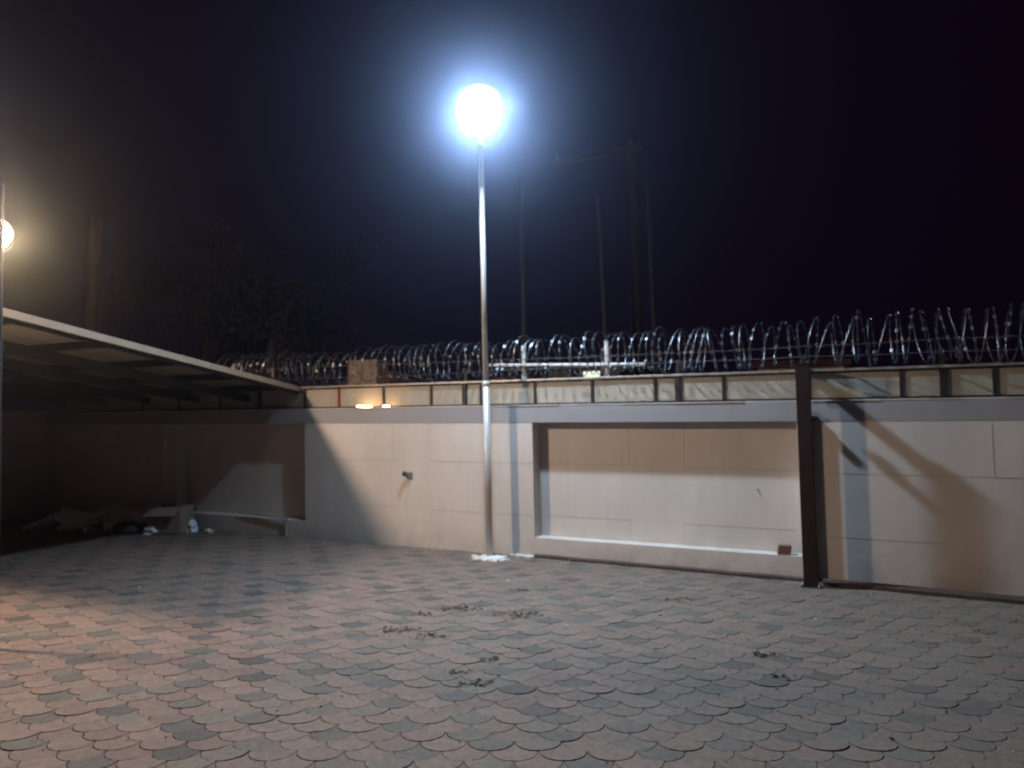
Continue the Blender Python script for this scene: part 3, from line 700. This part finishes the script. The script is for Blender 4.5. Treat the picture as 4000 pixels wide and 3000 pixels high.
M['wood_lit'] = principled('lit_wood_pole', (0.16, 0.09, 0.07), 0.9, var=0.3, scale=5, streak=(4, 4, 0.4))  # lighter copy of the pole wood, brightened so this pole shows as lit
upole(378, 850, 350, 1300, -5.0, 0.17, M['wood_lit'], 'leaning brown wooden pole rising behind the canopy')

def house(x0, x1, yt, v, roof_h, wall_m, roof_m, label, windows=(), name='house', depth=3.0):
    a_, b_ = on_v(x0, yt, v), on_v(x1, yt, v); u0, u1 = a_[0], b_[0]; ht = a_[2]
    o = empty(name, W((u0+u1)/2, v-depth/2, 0), label, name, None)
    mb = MB(); mb.box(u0, u1, v-depth, v, -0.3, ht); mb.build('wall', wall_m, o)
    mb = MB(); mb.box(u0-0.12, u1+0.12, v-depth-0.1, v+0.14, ht+0.001, ht+roof_h); mb.build('roof', roof_m, o)
    for (wx0, wx1, wy0, wy1, gm) in windows:
        p, q = on_v(wx0, wy1, v), on_v(wx1, wy0, v)
        mb = MB(); f_ = 0.04
        mb.box(p[0]-f_, q[0]+f_, v+0.001, v+0.03, q[2], q[2]+f_); mb.box(p[0]-f_, q[0]+f_, v+0.001, v+0.03, p[2]-f_, p[2])
        mb.box(p[0]-f_, p[0], v+0.001, v+0.03, p[2], q[2]); mb.box(q[0], q[0]+f_, v+0.001, v+0.03, p[2], q[2])
        wi = mb.build('window', M['steel_dark'], o)
        mb = MB(); mb.box(p[0], q[0], v+0.002, v+0.012, p[2], q[2]); mb.build('pane', gm, wi)
    return o
house(2140, 2420, 1445, -9, 0.10, M['house_grey'], M['house_dark'], 'low grey house beyond the wall with one lit greenish window',
      [(2240, 2272, 1450, 1500, M['steel_dark']), (2280, 2345, 1449, 1500, M['glow_window'])])
house(1925, 2128, 1452, -11, 0.22, M['house_dark'], M['house_dark'], 'dark reddish shed roof beyond the wall beside the lit house', name='shed', depth=4)
house(2960, 3300, 1440, -7, 0.12, M['tan_wall'], M['house_dark'], 'low tan shed beyond the wall behind the brown post', name='shed', depth=3)
# tiled roof with tan chimney
v_ = -3.2
cL, cR = on_v(1325, 1415, v_), on_v(1438, 1415, v_); hb = on_v(1380, 1452, v_)[2]
ch = empty('house', W((cL[0]+cR[0])/2, v_-0.6, 0), 'clay roofed house with a tan block chimney peeking over the fence', 'house')
mb = MB(); ul, ur = on_v(1270, 1500, v_)[0], on_v(1500, 1500, v_)[0]; mb.box(ul, ur, v_-2.2, v_-0.1, -0.3, hb-0.45); mb.build('wall', M['tan_wall'], ch)
mb = MB(); hr = hb-0.45
e_ = [W(ul-0.1, v_+0.15, hr+.001), W(ur+0.1, v_+0.15, hr+.001), W(ur+0.1, v_-2.4, hr+.001), W(ul-0.1, v_-2.4, hr+.001), W(cL[0]-0.05, v_-0.7, hb+0.02), W(cR[0]+0.08, v_-0.7, hb+0.02)]
mb.add(e_, [(0,1,5,4), (1,2,5), (2,3,4,5), (3,0,4), (3,2,1,0)]); rf = mb.build('roof', M['clay'], ch)
mb = MB(); mb.box(cL[0], cR[0], v_-0.6, v_-0.25, hb-0.3, cL[2]); mb.box(cL[0]-0.03, cR[0]+0.03, v_-0.63, v_-0.22, cL[2]+0.001, cL[2]+0.04); mb.build('chimney', M['tan_wall'], rf)

def tree(x, y, v, R, n, label, h0=1.2, seed=1):
    c = on_v(x, y, v); rnd = random.Random(seed); o = empty('tree', W(c[0], v, 0), label, 'tree')
    mb = MB(); top = c[2]; P = [W(c[0], v, -0.3), W(c[0]+0.1, v, top*0.35), W(c[0]-0.1, v+0.1, top*0.7), W(c[0]+0.05, v, top)]
    mb.tube(P, [0.2, 0.15, 0.1, 0.04], 9)
    tips = []
    for i in range(14):
        s_ = rnd.uniform(0.4, 0.95); b_ = P[1].lerp(P[3], s_); a_ = rnd.uniform(0, 2*PI)
        e_ = b_+Vector((math.cos(a_), math.sin(a_), rnd.uniform(0.1, 0.9)))*R*rnd.uniform(0.5, 0.95); tips.append(e_)
        mb.tube([b_, b_.lerp(e_, 0.5)+Vector((0, 0, 0.1)), e_], [0.06, 0.035, 0.012], 6)
    mb.build('trunk', M['bark'], o)
    mb = MB()
    for t in range(34):
        cc = tips[t % 14] + Vector((rnd.gauss(0, .4), rnd.gauss(0, .4), rnd.gauss(0, .35)))*R*0.4
        for i in range(n//34):
            q = cc+Vector((rnd.gauss(0, 1), rnd.gauss(0, 1), rnd.gauss(0, .8)))*R*0.17
            A = Vector((rnd.gauss(0, 1), rnd.gauss(0, 1), rnd.gauss(0, 1))).normalized()*0.07; B = A.orthogonal().normalized()*0.035
            mb.add([q-A, q+B, q+A, q-B], [(0, 1, 2, 3)])
    mb.build('crown', M['leaf'], o)
tree(1080, 1180, -5.5, 1.7, 5200, 'dark tree barely lit beyond the wall, above the canopy tip', seed=2)
tree(820, 1230, -8, 2.0, 4200, 'darker tree further off, left of the one above the canopy tip', seed=5)

# ------------------------------------------------------------------ thin haze added to give the lamps their halos
mt = bpy.data.materials.new('haze'); mt.use_nodes = True; nt = mt.node_tree; nt.nodes.remove(nt.nodes['Principled BSDF'])
pvn = nt.nodes.new('ShaderNodeVolumePrincipled'); pvn.inputs['Density'].default_value = HAZE; pvn.inputs['Color'].default_value = (0.56, 0.68, 1, 1); pvn.inputs['Anisotropy'].default_value = 0.945
nt.links.new(pvn.outputs[0], nt.nodes['Material Output'].inputs['Volume'])
mt.cycles.volume_sampling = 'EQUIANGULAR'
bm = bmesh.new(); bmesh.ops.create_cube(bm, size=1)
me = bpy.data.meshes.new('haze'); bm.to_mesh(me); bm.free(); me.materials.append(mt)
hz = bpy.data.objects.new('haze', me); C.objects.link(hz); hz.scale = (200, 200, 14); hz.location = (0, 0, 4.6); hz['kind'] = 'stuff'
